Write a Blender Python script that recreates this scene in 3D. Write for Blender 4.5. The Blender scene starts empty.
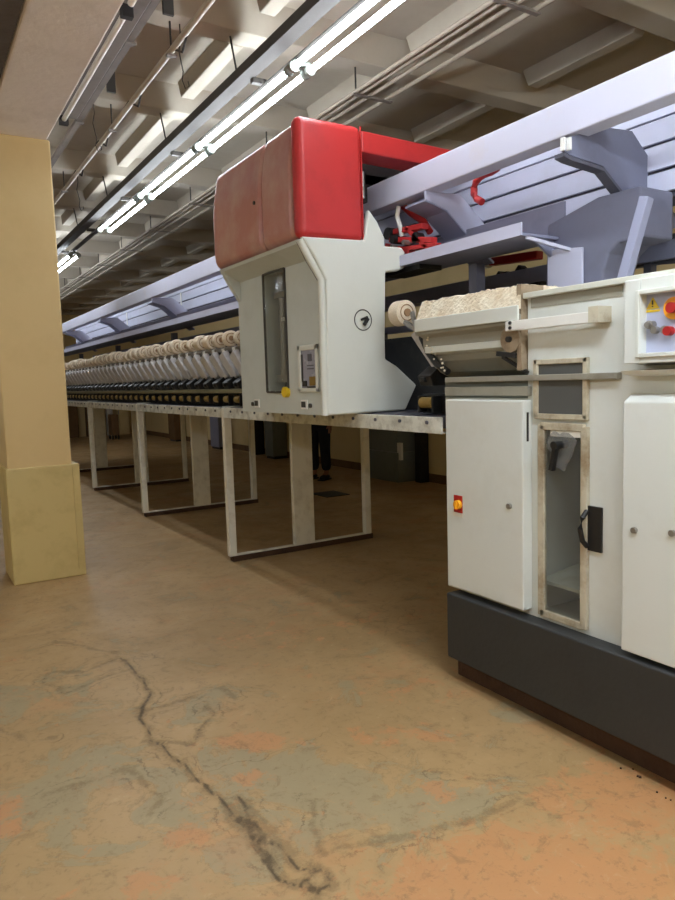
import bpy, bmesh, math, random
import numpy as np
from mathutils import Vector, Matrix
random.seed(7); rng = np.random.RandomState(4)
S = bpy.context.scene
COL = S.collection
PI = math.pi
# ---------------------------------------------------------------- camera
H = 1.45; FPX = 699.8
yaw, pitch, roll = math.radians(31.453), math.radians(-5.656), math.radians(-1.716)
fw = Vector((math.sin(yaw)*math.cos(pitch), math.cos(yaw)*math.cos(pitch), math.sin(pitch)))
rt = fw.cross(Vector((0, 0, 1))).normalized(); up = rt.cross(fw)
r2 = rt*math.cos(roll) + up*math.sin(roll); u2 = -rt*math.sin(roll) + up*math.cos(roll)
cam = bpy.data.objects.new('camera', bpy.data.cameras.new('camera')); COL.objects.link(cam)
cam.matrix_world = Matrix(((r2.x, u2.x, -fw.x, 0), (r2.y, u2.y, -fw.y, 0), (r2.z, u2.z, -fw.z, H), (0, 0, 0, 1)))
cam.data.sensor_fit = 'HORIZONTAL'; cam.data.sensor_width = 36; cam.data.lens = 36*FPX/675
cam.data.clip_start = .05; cam.data.clip_end = 200
S.camera = cam
C0 = Vector((0, 0, H))
def on(px, py, ax, v):
    """surveying aid: where the sight line through a photo point meets the plane axis=v"""
    d = fw*FPX + r2*(px-337.5) - u2*(py-450)
    return C0 + d*((v-C0[ax])/d[ax])
# ---------------------------------------------------------------- materials
def nmat(name):
    m = bpy.data.materials.new(name); m.use_nodes = True
    nt = m.node_tree; b = nt.nodes['Principled BSDF']
    return m, nt, b
def srgb(c):
    return tuple((v/12.92 if v <= .04045 else ((v+.055)/1.055)**2.4) for v in [x/255 for x in c])
def paint(name, c, rough=.5, metal=0, dirt=.25, dirtcol=None, scale=6, bump=.05, spec=.5, fine=40, thr=.5):
    """painted or raw surface with uneven tone and patches of grime"""
    m, nt, b = nmat(name); N = nt.nodes; L = nt.links
    c = srgb(c); dc = srgb(dirtcol) if dirtcol else tuple(v*.55 for v in c)
    tc = N.new('ShaderNodeTexCoord'); n1 = N.new('ShaderNodeTexNoise'); n1.inputs['Scale'].default_value = scale
    n1.inputs['Detail'].default_value = 8; n1.inputs['Roughness'].default_value = .65
    L.new(tc.outputs['Object'], n1.inputs['Vector'])
    rp = N.new('ShaderNodeMapRange'); rp.inputs[1].default_value = thr; rp.inputs[2].default_value = thr+.28
    rp.inputs[3].default_value = 0; rp.inputs[4].default_value = dirt
    L.new(n1.outputs['Fac'], rp.inputs[0])
    mx = N.new('ShaderNodeMix'); mx.data_type = 'RGBA'; mx.inputs[6].default_value = (*c, 1); mx.inputs[7].default_value = (*dc, 1)
    L.new(rp.outputs[0], mx.inputs[0]); L.new(mx.outputs[2], b.inputs['Base Color'])
    n2 = N.new('ShaderNodeTexNoise'); n2.inputs['Scale'].default_value = fine; n2.inputs['Detail'].default_value = 5
    L.new(tc.outputs['Object'], n2.inputs['Vector'])
    bp = N.new('ShaderNodeBump'); bp.inputs['Strength'].default_value = bump; bp.inputs['Distance'].default_value = .01
    L.new(n2.outputs['Fac'], bp.inputs['Height']); L.new(bp.outputs['Normal'], b.inputs['Normal'])
    r_ = N.new('ShaderNodeMapRange'); r_.inputs[3].default_value = max(rough-.08, .02); r_.inputs[4].default_value = min(rough+.12, 1)
    L.new(n1.outputs['Fac'], r_.inputs[0]); L.new(r_.outputs[0], b.inputs['Roughness'])
    b.inputs['Metallic'].default_value = metal; b.inputs['Specular IOR Level'].default_value = spec
    return m
def glow(name, c, s):
    m, nt, b = nmat(name); b.inputs['Base Color'].default_value = (.8, .8, .8, 1)
    b.inputs['Emission Color'].default_value = (*c, 1); b.inputs['Emission Strength'].default_value = s; return m
def glass(name, c=(1, 1, 1), rough=.08, alpha=.35):
    m, nt, b = nmat(name); N = nt.nodes; L = nt.links
    tr = N.new('ShaderNodeBsdfTransparent'); tr.inputs[0].default_value = (*c, 1)
    gl = N.new('ShaderNodeBsdfPrincipled'); gl.inputs['Base Color'].default_value = (.25, .25, .24, 1); gl.inputs['Roughness'].default_value = rough
    mx = N.new('ShaderNodeMixShader'); mx.inputs[0].default_value = alpha
    L.new(tr.outputs[0], mx.inputs[1]); L.new(gl.outputs[0], mx.inputs[2]); L.new(mx.outputs[0], N['Material Output'].inputs[0]); return m
M = dict(
 carriage=paint('carriage_grey', (200, 206, 202), .38, dirt=.25, dirtcol=(150, 150, 138), scale=3),
 side=paint('side_panel_grey', (214, 216, 208), .38, dirt=.2, dirtcol=(180, 178, 160), scale=3),
 cab=paint('cabinet_white', (218, 221, 216), .42, dirt=.3, dirtcol=(186, 180, 158), scale=3),
 cabd=paint('cabinet_side_white', (206, 206, 194), .5, dirt=.6, dirtcol=(150, 134, 104), scale=5),
 frame=paint('rusty_cream_frame', (198, 190, 168), .6, dirt=.9, dirtcol=(136, 112, 80), scale=9, thr=.42),
 red=paint('red_gloss', (190, 46, 46), .4, dirt=.4, dirtcol=(150, 30, 32), scale=7),
 redd=paint('sheen_red', (176, 104, 96), .34, dirt=.9, dirtcol=(196, 160, 148), scale=2.2, spec=.8, thr=.4),  # red paled for the hood fronts; grazing tube sheen put into the colour
 lav=paint('lavender_white', (186, 187, 208), .45, dirt=.25, dirtcol=(150, 140, 130), scale=4),
 beamw=paint('white_beam', (190, 189, 206), .42, dirt=.35, dirtcol=(196, 170, 140), scale=4, thr=.56),
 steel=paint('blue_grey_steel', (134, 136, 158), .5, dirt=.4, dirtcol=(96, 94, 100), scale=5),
 darkst=paint('dark_steel', (78, 78, 90), .5, dirt=.4, dirtcol=(50, 46, 44), scale=6),
 rail=paint('rail_paint', (216, 216, 206), .5, dirt=.8, dirtcol=(120, 112, 96), scale=11, thr=.45),
 leg=paint('leg_paint', (230, 226, 212), .5, dirt=.5, dirtcol=(140, 122, 96), scale=6),
 black=paint('black_plastic', (26, 25, 25), .45, dirt=.4, dirtcol=(64, 58, 50), scale=12),
 plinth=paint('plinth_charcoal', (48, 49, 49), .55, dirt=.6, dirtcol=(46, 44, 42), scale=4, bump=.15),
 olive=paint('olive_strip', (122, 116, 88), .5, dirt=.5, dirtcol=(80, 70, 44), scale=8),
 sidedark=paint('beam_side_dark', (84, 74, 66), .7, dirt=.6, dirtcol=(58, 48, 42), scale=5, bump=.2), barp=paint('bar_grey', (148, 144, 132), .5, dirt=.6, dirtcol=(104, 94, 78), scale=9), steel2=paint('shaded_blue_steel', (108, 110, 130), .5, dirt=.4, dirtcol=(84, 82, 92), scale=5), bundle=paint('old_conduit', (146, 134, 118), .6, dirt=.5, dirtcol=(104, 92, 78), scale=5), unitc=paint('unit_cover_grey', (196, 194, 196), .4, dirt=.5, dirtcol=(140, 134, 130), scale=9), hubd=paint('dusty_hub', (150, 132, 108), .9, dirt=.8, dirtcol=(100, 82, 62), scale=14, bump=.6),
 yellow=paint('yellow_roller', (140, 112, 48), .5, dirt=.5, dirtcol=(90, 64, 20), scale=20),
 yellowc=paint('clean_yellow', (226, 190, 30), .4, dirt=.2),
 orange=paint('orange_yellow', (240, 166, 30), .4, dirt=.2),
 redlab=paint('label_red', (168, 24, 22), .5, dirt=.3),
 whitel=paint('label_white', (226, 220, 206), .6, dirt=.3),
 spool=paint('cream_yarn', (224, 208, 184), .9, dirt=.6, dirtcol=(198, 172, 140), scale=20, bump=.6, fine=160),
 core=paint('paper_tube', (156, 120, 84), .7),
 lint=paint('lint', (228, 218, 196), 1, dirt=.8, dirtcol=(196, 170, 132), scale=10, bump=1, fine=60, thr=.42),
 wood=paint('old_timber', (72, 48, 30), .85, dirt=.7, dirtcol=(44, 26, 16), scale=8, bump=.6),
 pillar=paint('ochre_wall_paint', (216, 188, 134), .62, dirt=.25, dirtcol=(180, 150, 98), scale=2, bump=.12, fine=14),
 pillar2=paint('ochre_dado_paint', (206, 184, 124), .5, dirt=.5, dirtcol=(160, 138, 80), scale=4, bump=.12, fine=14),
 soffit=paint('pale_plaster', (236, 226, 217), .9, dirt=.4, dirtcol=(184, 168, 150), scale=2, bump=.25, fine=18),
 ceil=paint('ceiling_paint', (174, 164, 148), .9, dirt=.5, dirtcol=(150, 138, 120), scale=1.6, bump=.25, fine=12),
 wall=paint('cream_wall', (214, 190, 138), .75, dirt=.4, dirtcol=(170, 142, 94), scale=1.2),
 pipe=paint('pale_conduit', (186, 176, 162), .55, dirt=.5, dirtcol=(120, 104, 90), scale=5),
 pipeg=paint('grey_tray', (120, 110, 102), .6, dirt=.5, dirtcol=(80, 70, 62), scale=5),
 trunk=paint('lamp_trunking', (66, 62, 58), .75, dirt=.5, dirtcol=(46, 42, 38), scale=5),
 wire=paint('cable_black', (34, 30, 28), .6),
 tubeoff=paint('unlit_tube', (222, 214, 200), .3, dirt=.1),
 white=paint('plain_white', (232, 230, 224), .4, dirt=.15),
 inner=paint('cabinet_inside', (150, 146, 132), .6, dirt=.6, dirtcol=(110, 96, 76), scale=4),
 metal=paint('bare_metal', (160, 156, 150), .35, metal=.8, dirt=.3),
 panel=paint('control_panel_lilac', (176, 180, 204), .4, dirt=.25),
 greybox=paint('grey_box', (112, 116, 108), .6, dirt=.4),
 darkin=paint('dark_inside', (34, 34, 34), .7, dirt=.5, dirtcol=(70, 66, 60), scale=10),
 trouser=paint('dark_trousers', (30, 32, 44), .9, bump=.3), shirt=paint('blue_shirt', (70, 84, 110), .9, bump=.3),
 skin=paint('skin', (150, 104, 78), .6, dirt=.1), hair=paint('hair', (22, 18, 16), .7), shoe=paint('black_shoe', (20, 18, 18), .4),
 brown=paint('brown_board', (112, 82, 48), .8, dirt=.6, dirtcol=(70, 46, 26), scale=4),
 screen=paint('dim_screen', (150, 152, 168), .25, dirt=.4, dirtcol=(110, 112, 130), scale=14),
 tube=glow('lit_tube', (.86, .95, 1.04), 26.0), tube2=glow('lit_tube_strong', (.86, .95, 1.04), 60.0),
 pane=glass('clear_pane', (.93, .94, .92), .08, .16), panedark=glass('smoked_pane', (.32, .33, .32), .15, .45),
 plastic=glass('plastic_film', (.95, .95, .95), .25, .35),
)
# ---------------------------------------------------------------- builders
class MB:
    def __init__(s): s.bm = bmesh.new()
    def quadface(s, vs):
        try: s.bm.faces.new(vs)
        except ValueError: pass
    def box(s, x0, x1, y0, y1, z0, z1, rx=0, ry=0, rz=0):
        c = Vector(((x0+x1)/2, (y0+y1)/2, (z0+z1)/2)); h = Vector(((x1-x0)/2, (y1-y0)/2, (z1-z0)/2))
        R = Matrix.Rotation(rz, 3, 'Z') @ Matrix.Rotation(ry, 3, 'Y') @ Matrix.Rotation(rx, 3, 'X')
        v = [s.bm.verts.new(c + R @ Vector((i*h.x, j*h.y, k*h.z))) for i in (-1, 1) for j in (-1, 1) for k in (-1, 1)]
        for f in ((0, 1, 3, 2), (4, 6, 7, 5), (0, 4, 5, 1), (2, 3, 7, 6), (0, 2, 6, 4), (1, 5, 7, 3)): s.bm.faces.new([v[i] for i in f])
        return s
    def bar(s, a, b, w, h, upv=(0, 0, 1)):
        a, b = Vector(a), Vector(b); d = (b-a).normalized(); u = Vector(upv)
        if abs(d.dot(u)) > .95: u = Vector((1, 0, 0))
        sd = d.cross(u).normalized(); u = sd.cross(d)
        v = [s.bm.verts.new(p + sd*i*w/2 + u*k*h/2) for p in (a, b) for i in (-1, 1) for k in (-1, 1)]
        for f in ((0, 1, 3, 2), (4, 6, 7, 5), (0, 4, 5, 1), (2, 3, 7, 6), (0, 2, 6, 4), (1, 5, 7, 3)): s.bm.faces.new([v[i] for i in f])
        return s
    def prism(s, pts, ax, lo, hi):
        """polygon in the two other axes (in order) extruded along axis ax"""
        def mk(p, t):
            if ax == 0: return Vector((t, p[0], p[1]))
            if ax == 1: return Vector((p[0], t, p[1]))
            return Vector((p[0], p[1], t))
        A = [s.bm.verts.new(mk(p, lo)) for p in pts]; B = [s.bm.verts.new(mk(p, hi)) for p in pts]
        n = len(pts); s.bm.faces.new(A); s.bm.faces.new(B[::-1])
        for i in range(n): s.bm.faces.new((A[i], B[i], B[(i+1) % n], A[(i+1) % n]))
        return s
    def tube(s, pts, r, n=10, cap=True):
        pts = [Vector(p) for p in pts]; rings = []
        for i, p in enumerate(pts):
            d = ((pts[min(i+1, len(pts)-1)]-pts[max(i-1, 0)])).normalized()
            u = Vector((0, 0, 1)) if abs(d.z) < .9 else Vector((1, 0, 0))
            a = d.cross(u).normalized(); b = a.cross(d); rr = r[i] if isinstance(r, (list, tuple)) else r
            rings.append([s.bm.verts.new(p + (a*math.cos(t)+b*math.sin(t))*rr) for t in [2*PI*k/n for k in range(n)]])
        for A, B in zip(rings, rings[1:]):
            for k in range(n): s.bm.faces.new((A[k], A[(k+1) % n], B[(k+1) % n], B[k]))
        if cap: s.bm.faces.new(rings[0][::-1]); s.bm.faces.new(rings[-1])
        return s
    def cyl(s, c, ax, r, l, n=20, r2=None):
        c = Vector(c); d = Vector([1.0 if i == ax else 0 for i in range(3)])
        return s.tube([c-d*l/2, c+d*l/2], [r, r if r2 is None else r2], n)
    def ring(s, c, ax, R, r, n=24, m=8):
        c = Vector(c); pts = []
        e = [Vector((1, 0, 0)), Vector((0, 1, 0)), Vector((0, 0, 1))]; a, b, d = e[(ax+1) % 3], e[(ax+2) % 3], e[ax]
        rings = []
        for i in range(n):
            t = 2*PI*i/n; q = a*math.cos(t)+b*math.sin(t)
            rings.append([s.bm.verts.new(c + q*(R+r*math.cos(p)) + d*r*math.sin(p)) for p in [2*PI*k/m for k in range(m)]])
        for i in range(n):
            A, B = rings[i], rings[(i+1) % n]
            for k in range(m): s.bm.faces.new((A[k], A[(k+1) % m], B[(k+1) % m], B[k]))
        return s
    def ball(s, c, rx, ry=None, rz=None, seg=16):
        mt = Matrix.Translation(Vector(c)) @ Matrix.Diagonal((rx, ry or rx, rz or rx, 1))
        bmesh.ops.create_uvsphere(s.bm, u_segments=seg, v_segments=seg//2+2, radius=1, matrix=mt); return s
    K = None
    def build(s, name, mat, parent=None, bevel=0, smooth=False, seg=2):
        if MB.K:
            for v in s.bm.verts: v.co = Vector((v.co.x*MB.K, v.co.y*MB.K, (v.co.z-H)*MB.K+H))
        me = bpy.data.meshes.new(name)
        bmesh.ops.recalc_face_normals(s.bm, faces=s.bm.faces)
        off = Vector(parent['_o']) if parent is not None and '_o' in parent else Vector((0, 0, 0))
        if parent is not None: bmesh.ops.translate(s.bm, verts=s.bm.verts, vec=-off)
        s.bm.to_mesh(me); s.bm.free()
        o = bpy.data.objects.new(name, me); COL.objects.link(o); me.materials.append(mat)
        if parent is not None:
            o.parent = parent; o['_o'] = list(off)
        if smooth:
            for p in me.polygons: p.use_smooth = True
            try: me.set_sharp_from_angle(angle=math.radians(40))
            except Exception: pass
        if bevel:
            b = o.modifiers.new('bevel', 'BEVEL'); b.width = bevel; b.segments = seg; b.limit_method = 'ANGLE'; b.angle_limit = math.radians(40)
        return o
def tag(o, label, cat, group=None):
    o['label'] = label; o['category'] = cat
    if group: o['group'] = group
    return o
def thing(name, label, cat, loc, group=None):
    o = bpy.data.objects.new(name, None); COL.objects.link(o); o.location = loc; o.empty_display_size = .1
    o['_o'] = list(loc); return tag(o, label, cat, group)
def struct(o): o['kind'] = 'structure'; return o
def dup(root, loc, label=None, group=None):
    r = root.copy(); COL.objects.link(r); r.location = loc
    if label: r['label'] = label
    if group: r['group'] = group
    for ch in list(root.children):
        c = ch.copy(); COL.objects.link(c); c.parent = r
        for g in list(ch.children):
            d = g.copy(); COL.objects.link(d); d.parent = c
    return r
# ================================================================ SETTING
XL, XR, YB, YF, ZC = -4.0, 6.2, -4.0, 22.0, 3.75
# ---- floor, with its worn patches and cracks held as attributes of the slab
def floor():
    xs = np.concatenate([np.arange(XL, -1.0, .2), np.arange(-1.0, 2.6, .014), np.arange(2.6, XR+.1, .2)]); xs[-1] = XR
    ys = np.concatenate([np.arange(YB, 1.0, .25), np.arange(1.0, 4.6, .014), np.arange(4.6, YF+.1, .2)]); ys[-1] = YF
    nx, ny = len(xs), len(ys)
    X, Y = np.meshgrid(xs, ys, indexing='ij'); P = np.stack([X.ravel(), Y.ravel(), np.zeros(nx*ny)], 1)
    idx = np.arange(nx*ny).reshape(nx, ny)
    F = np.stack([idx[:-1, :-1], idx[1:, :-1], idx[1:, 1:], idx[:-1, 1:]], -1).reshape(-1, 4)
    me = bpy.data.meshes.new('floor'); me.vertices.add(len(P)); me.vertices.foreach_set('co', P.ravel())
    me.loops.add(F.size); me.loops.foreach_set('vertex_index', F.ravel().astype(np.int32))
    me.polygons.add(len(F)); me.polygons.foreach_set('loop_start', np.arange(0, F.size, 4, dtype=np.int32)); me.update(calc_edges=True)
    fl = lambda pts: [on(px, py, 2, 0)[:2] for px, py in pts]
    lines = [[(240, 800), (252, 822), (258, 846), (270, 868)], [(246, 828), (262, 850), (284, 872)], [(150, 716), (168, 740), (180, 752)],
             [(124, 658), (139, 679), (148, 709), (160, 730), (172, 747), (201, 774), (237, 821), (252, 842), (261, 863), (290, 881), (314, 893)],
             [(124, 658), (83, 673), (41, 676), (36, 685), (59, 694), (95, 682), (124, 672)], [(148, 709), (170, 702), (190, 697)],
             [(154, 738), (207, 740), (219, 715), (201, 706)], [(237, 816), (262, 836), (300, 862), (326, 870), (330, 886), (312, 890), (304, 878), (322, 870)],
             [(249, 804), (261, 827), (276, 842)], [(314, 804), (308, 827), (320, 850), (400, 838), (470, 824), (514, 802), (490, 780), (440, 772)],
             [(0, 730), (30, 742), (60, 738)], [(50, 795), (100, 780), (140, 765)], [(60, 640), (110, 650), (150, 656)], [(180, 700), (215, 690), (235, 700)], [(135, 770), (165, 800), (150, 812)]]
    d = np.full(len(P), 9.0)
    r3 = np.random.RandomState(11); W = P[:, :2].copy()
    for f_, am in ((4, .03), (9, .018), (19, .010), (37, .006), (70, .0035)):
        for _ in range(5):
            th, ph, ax_ = r3.uniform(0, 6.28), r3.uniform(0, 6.28), r3.uniform(0, 6.28)
            w_ = am*.6*np.sin(f_*(P[:, 0]*math.cos(th)+P[:, 1]*math.sin(th))+ph); W[:, 0] += w_*math.cos(ax_); W[:, 1] += w_*math.sin(ax_)
    for k, ln in enumerate(lines):
        q = np.array(fl(ln))
        for a, b in zip(q[:-1], q[1:]):
            ab = b-a; t = np.clip(((W-a) @ ab)/(ab @ ab), 0, 1)
            dd = np.hypot(*(W-a-t[:, None]*ab).T) + (0, .004, .010, 0, .006, .006, .006, .001, .007, .009, .009, .009, .009, .010)[min(k, 13)]
            d = np.minimum(d, dd)
    def blobs(bl):
        w = np.zeros(len(P))
        for px, py, rx, ry, s in bl:
            c = np.array(on(px, py, 2, 0)); ex = np.array(on(px+rx, py, 2, 0))-c; ey = np.array(on(px, py+ry, 2, 0))-c
            A = np.array([[ex[0], ey[0]], [ex[1], ey[1]]]); uv = (P[:, :2]-c[:2]) @ np.linalg.inv(A).T
            w = np.maximum(w, s*np.clip(1.35-np.hypot(uv[:, 0], uv[:, 1]), 0, 1))
        return w
    org = blobs([(560, 880, 240, 60, 1), (640, 800, 120, 50, .9), (500, 850, 110, 34, .9), (250, 742, 60, 12, .8), (190, 835, 26, 18, .9), (250, 778, 40, 12, .6), (400, 735, 60, 14, .6),
                 (600, 740, 50, 16, .7), (8, 812, 26, 36, .8), (120, 885, 90, 22, .4), (440, 790, 60, 14, .55), (260, 640, 90, 14, .4), (20, 700, 30, 20, .3), (420, 690, 60, 18, .35), (330, 620, 90, 20, .3)])
    gry = blobs([(90, 800, 150, 70, .8), (330, 790, 150, 60, .8), (60, 700, 90, 40, .5), (200, 700, 50, 26, .7), (420, 815, 90, 26, .8), (240, 860, 60, 30, .8), (340, 690, 90, 30, .35), (520, 700, 60, 26, .35)])
    for nm, arr in (('crack', d), ('orange', org), ('grey', gry)):
        at = me.attributes.new(nm, 'FLOAT', 'POINT'); at.data.foreach_set('value', arr.astype(np.float32))
    o = bpy.data.objects.new('floor', me); COL.objects.link(o); struct(o)
    m, nt, b = nmat('painted_worn_concrete'); N, L = nt.nodes, nt.links
    tc = N.new('ShaderNodeTexCoord')
    def noise(sc, det=8, ro=.6, dist=0):
        n = N.new('ShaderNodeTexNoise'); n.inputs['Scale'].default_value = sc; n.inputs['Detail'].default_value = det
        n.inputs['Roughness'].default_value = ro; n.inputs['Distortion'].default_value = dist; L.new(tc.outputs['Object'], n.inputs['Vector']); return n.outputs['Fac']
    def rng_(i, a, b_, c=0, d_=1):
        r = N.new('ShaderNodeMapRange'); r.inputs[1].default_value = a; r.inputs[2].default_value = b_; r.inputs[3].default_value = c; r.inputs[4].default_value = d_; L.new(i, r.inputs[0]); return r.outputs[0]
    def mth(op, a, b_):
        n = N.new('ShaderNodeMath'); n.operation = op
        for i, v in enumerate((a, b_)):
            if isinstance(v, (int, float)): n.inputs[i].default_value = v
            else: L.new(v, n.inputs[i])
        return n.outputs[0]
    def mix(f, a, c):
        n = N.new('ShaderNodeMix'); n.data_type = 'RGBA'; L.new(f, n.inputs[0])
        if isinstance(a, tuple): n.inputs[6].default_value = (*srgb(a), 1)
        else: L.new(a, n.inputs[6])
        n.inputs[7].default_value = (*srgb(c), 1); return n.outputs[2]
    def att(nm):
        a = N.new('ShaderNodeAttribute'); a.attribute_name = nm; return a.outputs['Fac']
    big = noise(.9, 6, .6, .6); mid = noise(3.2, 10, .68, .8); fine = noise(26, 6, .7)
    col = mix(rng_(big, .35, .65), FC[0], FC[1])
    col = mix(rng_(mid, .5, .68, 0, .5), col, FC[2])
    g = mth('ADD', att('grey'), mth('MULTIPLY', mth('SUBTRACT', mid, .5), 4.0)); col = mix(rng_(g, .44, .54, 0, .75), col, FC[3])
    og = mth('ADD', att('orange'), mth('MULTIPLY', mth('SUBTRACT', noise(6.5, 12, .72, .4), .5), 4.4)); col = mix(rng_(og, .5, .66, 0, .7), col, FC[4])
    og2 = mth('ADD', att('orange'), mth('MULTIPLY', mth('SUBTRACT', noise(17, 10, .75, .3), .5), 3.4)); col = mix(rng_(og2, .6, .8, 0, .45), col, FC[4])
    edge = rng_(mth('ABSOLUTE', mth('SUBTRACT', g, .44), 0), .035, 0, 0, .4); col = mix(edge, col, FC[6])
    far = noise(1.7, 10, .75, .5); col = mix(rng_(far, .54, .62, 0, .35), col, FC[4])
    s2 = noise(11, 12, .8, .6); col = mix(rng_(s2, .54, .62, 0, .45), col, FC[5]); col = mix(rng_(s2, .42, .36, 0, .3), col, FC[8])
    sp = rng_(fine, .56, .66, 0, .5); col = mix(sp, col, FC[5])
    cr = mth('ADD', att('crack'), mth('MULTIPLY', mth('SUBTRACT', noise(9, 12, .78), .5), .16))
    col = mix(rng_(cr, .03, .01, 0, .5), col, FC[6])
    c2 = mth('ADD', att('crack'), mth('MULTIPLY', mth('SUBTRACT', noise(24, 12, .8), .5), .03))
    col = mix(rng_(c2, .010, .003, 0, .75), col, FC[7])
    c3 = mth('ABSOLUTE', mth('SUBTRACT', cr, .05), 0); col = mix(mth('MULTIPLY', rng_(c3, .006, .001, 0, .5), rng_(noise(5, 3), .45, .6)), col, FC[7])
    vo = N.new('ShaderNodeTexVoronoi'); vo.feature = 'DISTANCE_TO_EDGE'; vo.inputs['Scale'].default_value = 1.5
    nv = N.new('ShaderNodeTexNoise'); nv.inputs['Scale'].default_value = 4; nv.inputs['Detail'].default_value = 8; L.new(tc.outputs['Object'], nv.inputs['Vector'])
    vm = N.new('ShaderNodeMix'); vm.data_type = 'RGBA'; vm.inputs[0].default_value = .3; L.new(tc.outputs['Object'], vm.inputs[6]); L.new(nv.outputs['Color'], vm.inputs[7]); L.new(vm.outputs[2], vo.inputs['Vector'])
    hair = mth('MULTIPLY', rng_(vo.outputs['Distance'], .006, 0, 0, .55), rng_(noise(1.3, 3), .5, .6)); col = mix(hair, col, FC[6])
    L.new(col, b.inputs['Base Color'])
    L.new(rng_(mid, .3, .7, .38, .62), b.inputs['Roughness']); b.inputs['Specular IOR Level'].default_value = .35
    bp = N.new('ShaderNodeBump'); bp.inputs['Strength'].default_value = .25; bp.inputs['Distance'].default_value = .006
    hh = mth('ADD', mth('MULTIPLY', fine, .5), rng_(cr, .03, 0, 0, -1)); L.new(hh, bp.inputs['Height']); L.new(bp.outputs[0], b.inputs['Normal'])
    me.materials.append(m)
FC = [(178, 146, 102), (160, 130, 88), (150, 122, 84), (154, 140, 108), (186, 132, 86), (128, 102, 70), (116, 94, 62), (70, 54, 34), (194, 170, 130)]
floor()
MB().box(XL-.2, XL, YB, YF, 0, 4).build('wall_left', M['wall']); struct(bpy.data.objects['wall_left'])
struct(MB().box(XL, XR, YB-.2, YB, 0, 4).build('wall_back', M['wall']))
struct(MB().box(XL, XR, YF, YF+.2, 0, 4).build('wall_far', M['wall']))
wr = MB().box(XR, XR+.2, YB, YF, 0, 4)
wr.box(XR-.03, XR, YB, YF, 0, .95); struct(wr.build('wall_right', M['wall'], bevel=.008))
struct(MB().box(XR-.045, XR-.03, YB, YF, 0, .12).build('baseboard_right', M['brown']))
# ---- coffered ceiling: slab, cross ribs (tapered), short ribs between them
c = MB(); c.box(XL, XR, YB, YF, ZC, ZC+.15)
ribs = [-3.95, -2.6, -1.3, .05, 1.43, 2.82, 4.18, 5.57, 7.45, 8.9, 10.3, 11.7, 13.1, 14.5, 15.9, 17.3, 18.7, 20.1, 21.5]
for y in ribs: c.prism([(y-.085, ZC-.17), (y+.085, ZC-.17), (y+.17, ZC+.01), (y-.17, ZC+.01)], 0, XL, XR)
for y0, y1 in zip(ribs, ribs[1:]):
    for x in (-2.4, -1.3, -.2, 2.0, 3.12, 4.23, 5.34):
        c.prism([(y0+.1, ZC+.01), (y0+.2, ZC-.12), (y1-.26, ZC-.13), (y1-.2, ZC+.01)], 0, x-.05, x+.05)
struct(c.build('ceiling', M['ceil'], bevel=.006))
struct(MB().box(.62, 1.03, YB, YF, 3.27, ZC).build('trim_1', M['soffit'], bevel=.012))
# ---- pillar
p = thing('pillar', 'square ochre painted pillar with a thicker dado casing at its foot', 'pillar', (.82, 5.87, 0))
MB().box(.595, 1.047, 5.63, 6.1, 0, 3.272).build('shaft', M['pillar'], p, bevel=.012)
e = MB().box(.578, 1.10, 5.615, 6.12, 0, .875).build('casing', M['pillar2'], p, bevel=.01)
MB().box(1.045, 1.05, 5.607, 5.616, .05, .86).build('corner_strip', M['pillar2'], e)
# ================================================================ LIGHTS
def trunking(y0, y1, x=2.0, z=3.235):
    b = MB().box(x-.135, x-.045, y0, y1, z+.06, z+.12).box(x+.005, x+.06, y0, y1, z+.0205, z+.032)
    y = y0+.02
    while y < y1: b.box(x-.06, x+.03, y, y+.04, z+.032, z+.062); y += 1.52
    return b
t = thing('lamp_trunking', 'long grey lamp trunking hung above the machine front carrying the lit tubes', 'lamp rail', (2.0, 4, 3.24))
trunking(-3.6, 21).build('channel', M['trunk'], t)
for y in (4.18, 5.57, 7.45, 8.9, 10.3, 2.82, 1.43, .05, -1.3, 11.7, 13.1):
    MB().tube([(1.91, y, 3.35), (1.87, y, 3.585)], .006, 6).build('hanger', M['wire'], t)
def twin(y0, L=1.44, x=2.0, z=3.2, lit=True, label='', group=None, mat='tube'):
    f = thing('fluorescent_fixture', label, 'lamp', (x, y0+L/2, z), group)
    MB().box(x+.018, x+.046, y0, y0+L, z+.022, z+.055).build('ballast_box', M['trunk'], f, bevel=.004)
    for dx in (0, .105):
        MB().cyl((x+dx-.02, y0+L/2, z-.005), 1, .016, L-.05, 14).build('fluorescent_tube', M[mat] if lit else M['tubeoff'], f, smooth=True)
        for yy in (y0+.008, y0+L-.008):
            b = MB().cyl((x+dx-.02, yy, z-.004), 1, .030, .022, 14)
            b.box(min(x+dx-.02, x+.03), max(x+dx-.02, x+.03), yy-.008, yy+.008, z+.01, z+.035).build('lamp_holder', M['greybox'], f)
    return f
G = 'lit fluorescent fixtures hanging in a row along the machine'
labs = {2.13: 'lit twin tube lamp at the top edge, nearest of those in view', 3.63: 'lit twin tube lamp just above the red hood, second from the top edge',
        5.13: 'lit twin tube lamp seen left of the red hood, third from the top edge', 6.70: 'lit twin tube lamp last before the gap in the row', 9.8: 'lit twin tube lamp beyond the gap, half behind the pillar'}
for y in (2.13, 3.63, 5.13, 6.70, 9.8, 11.35, 12.9, 14.5, 16.1):
    twin(y, 1.46, label=labs.get(y, 'lit twin tube lamp of the machine row, hidden behind the pillar'), group=G)
twin(5.13-4.5+.0, 1.46, label='lit twin tube lamp in the row over the camera aisle', group=G)
for y in (-.9, -2.4): twin(y, 1.46, label='lit twin tube lamp in the row over the camera aisle', group=G)
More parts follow.
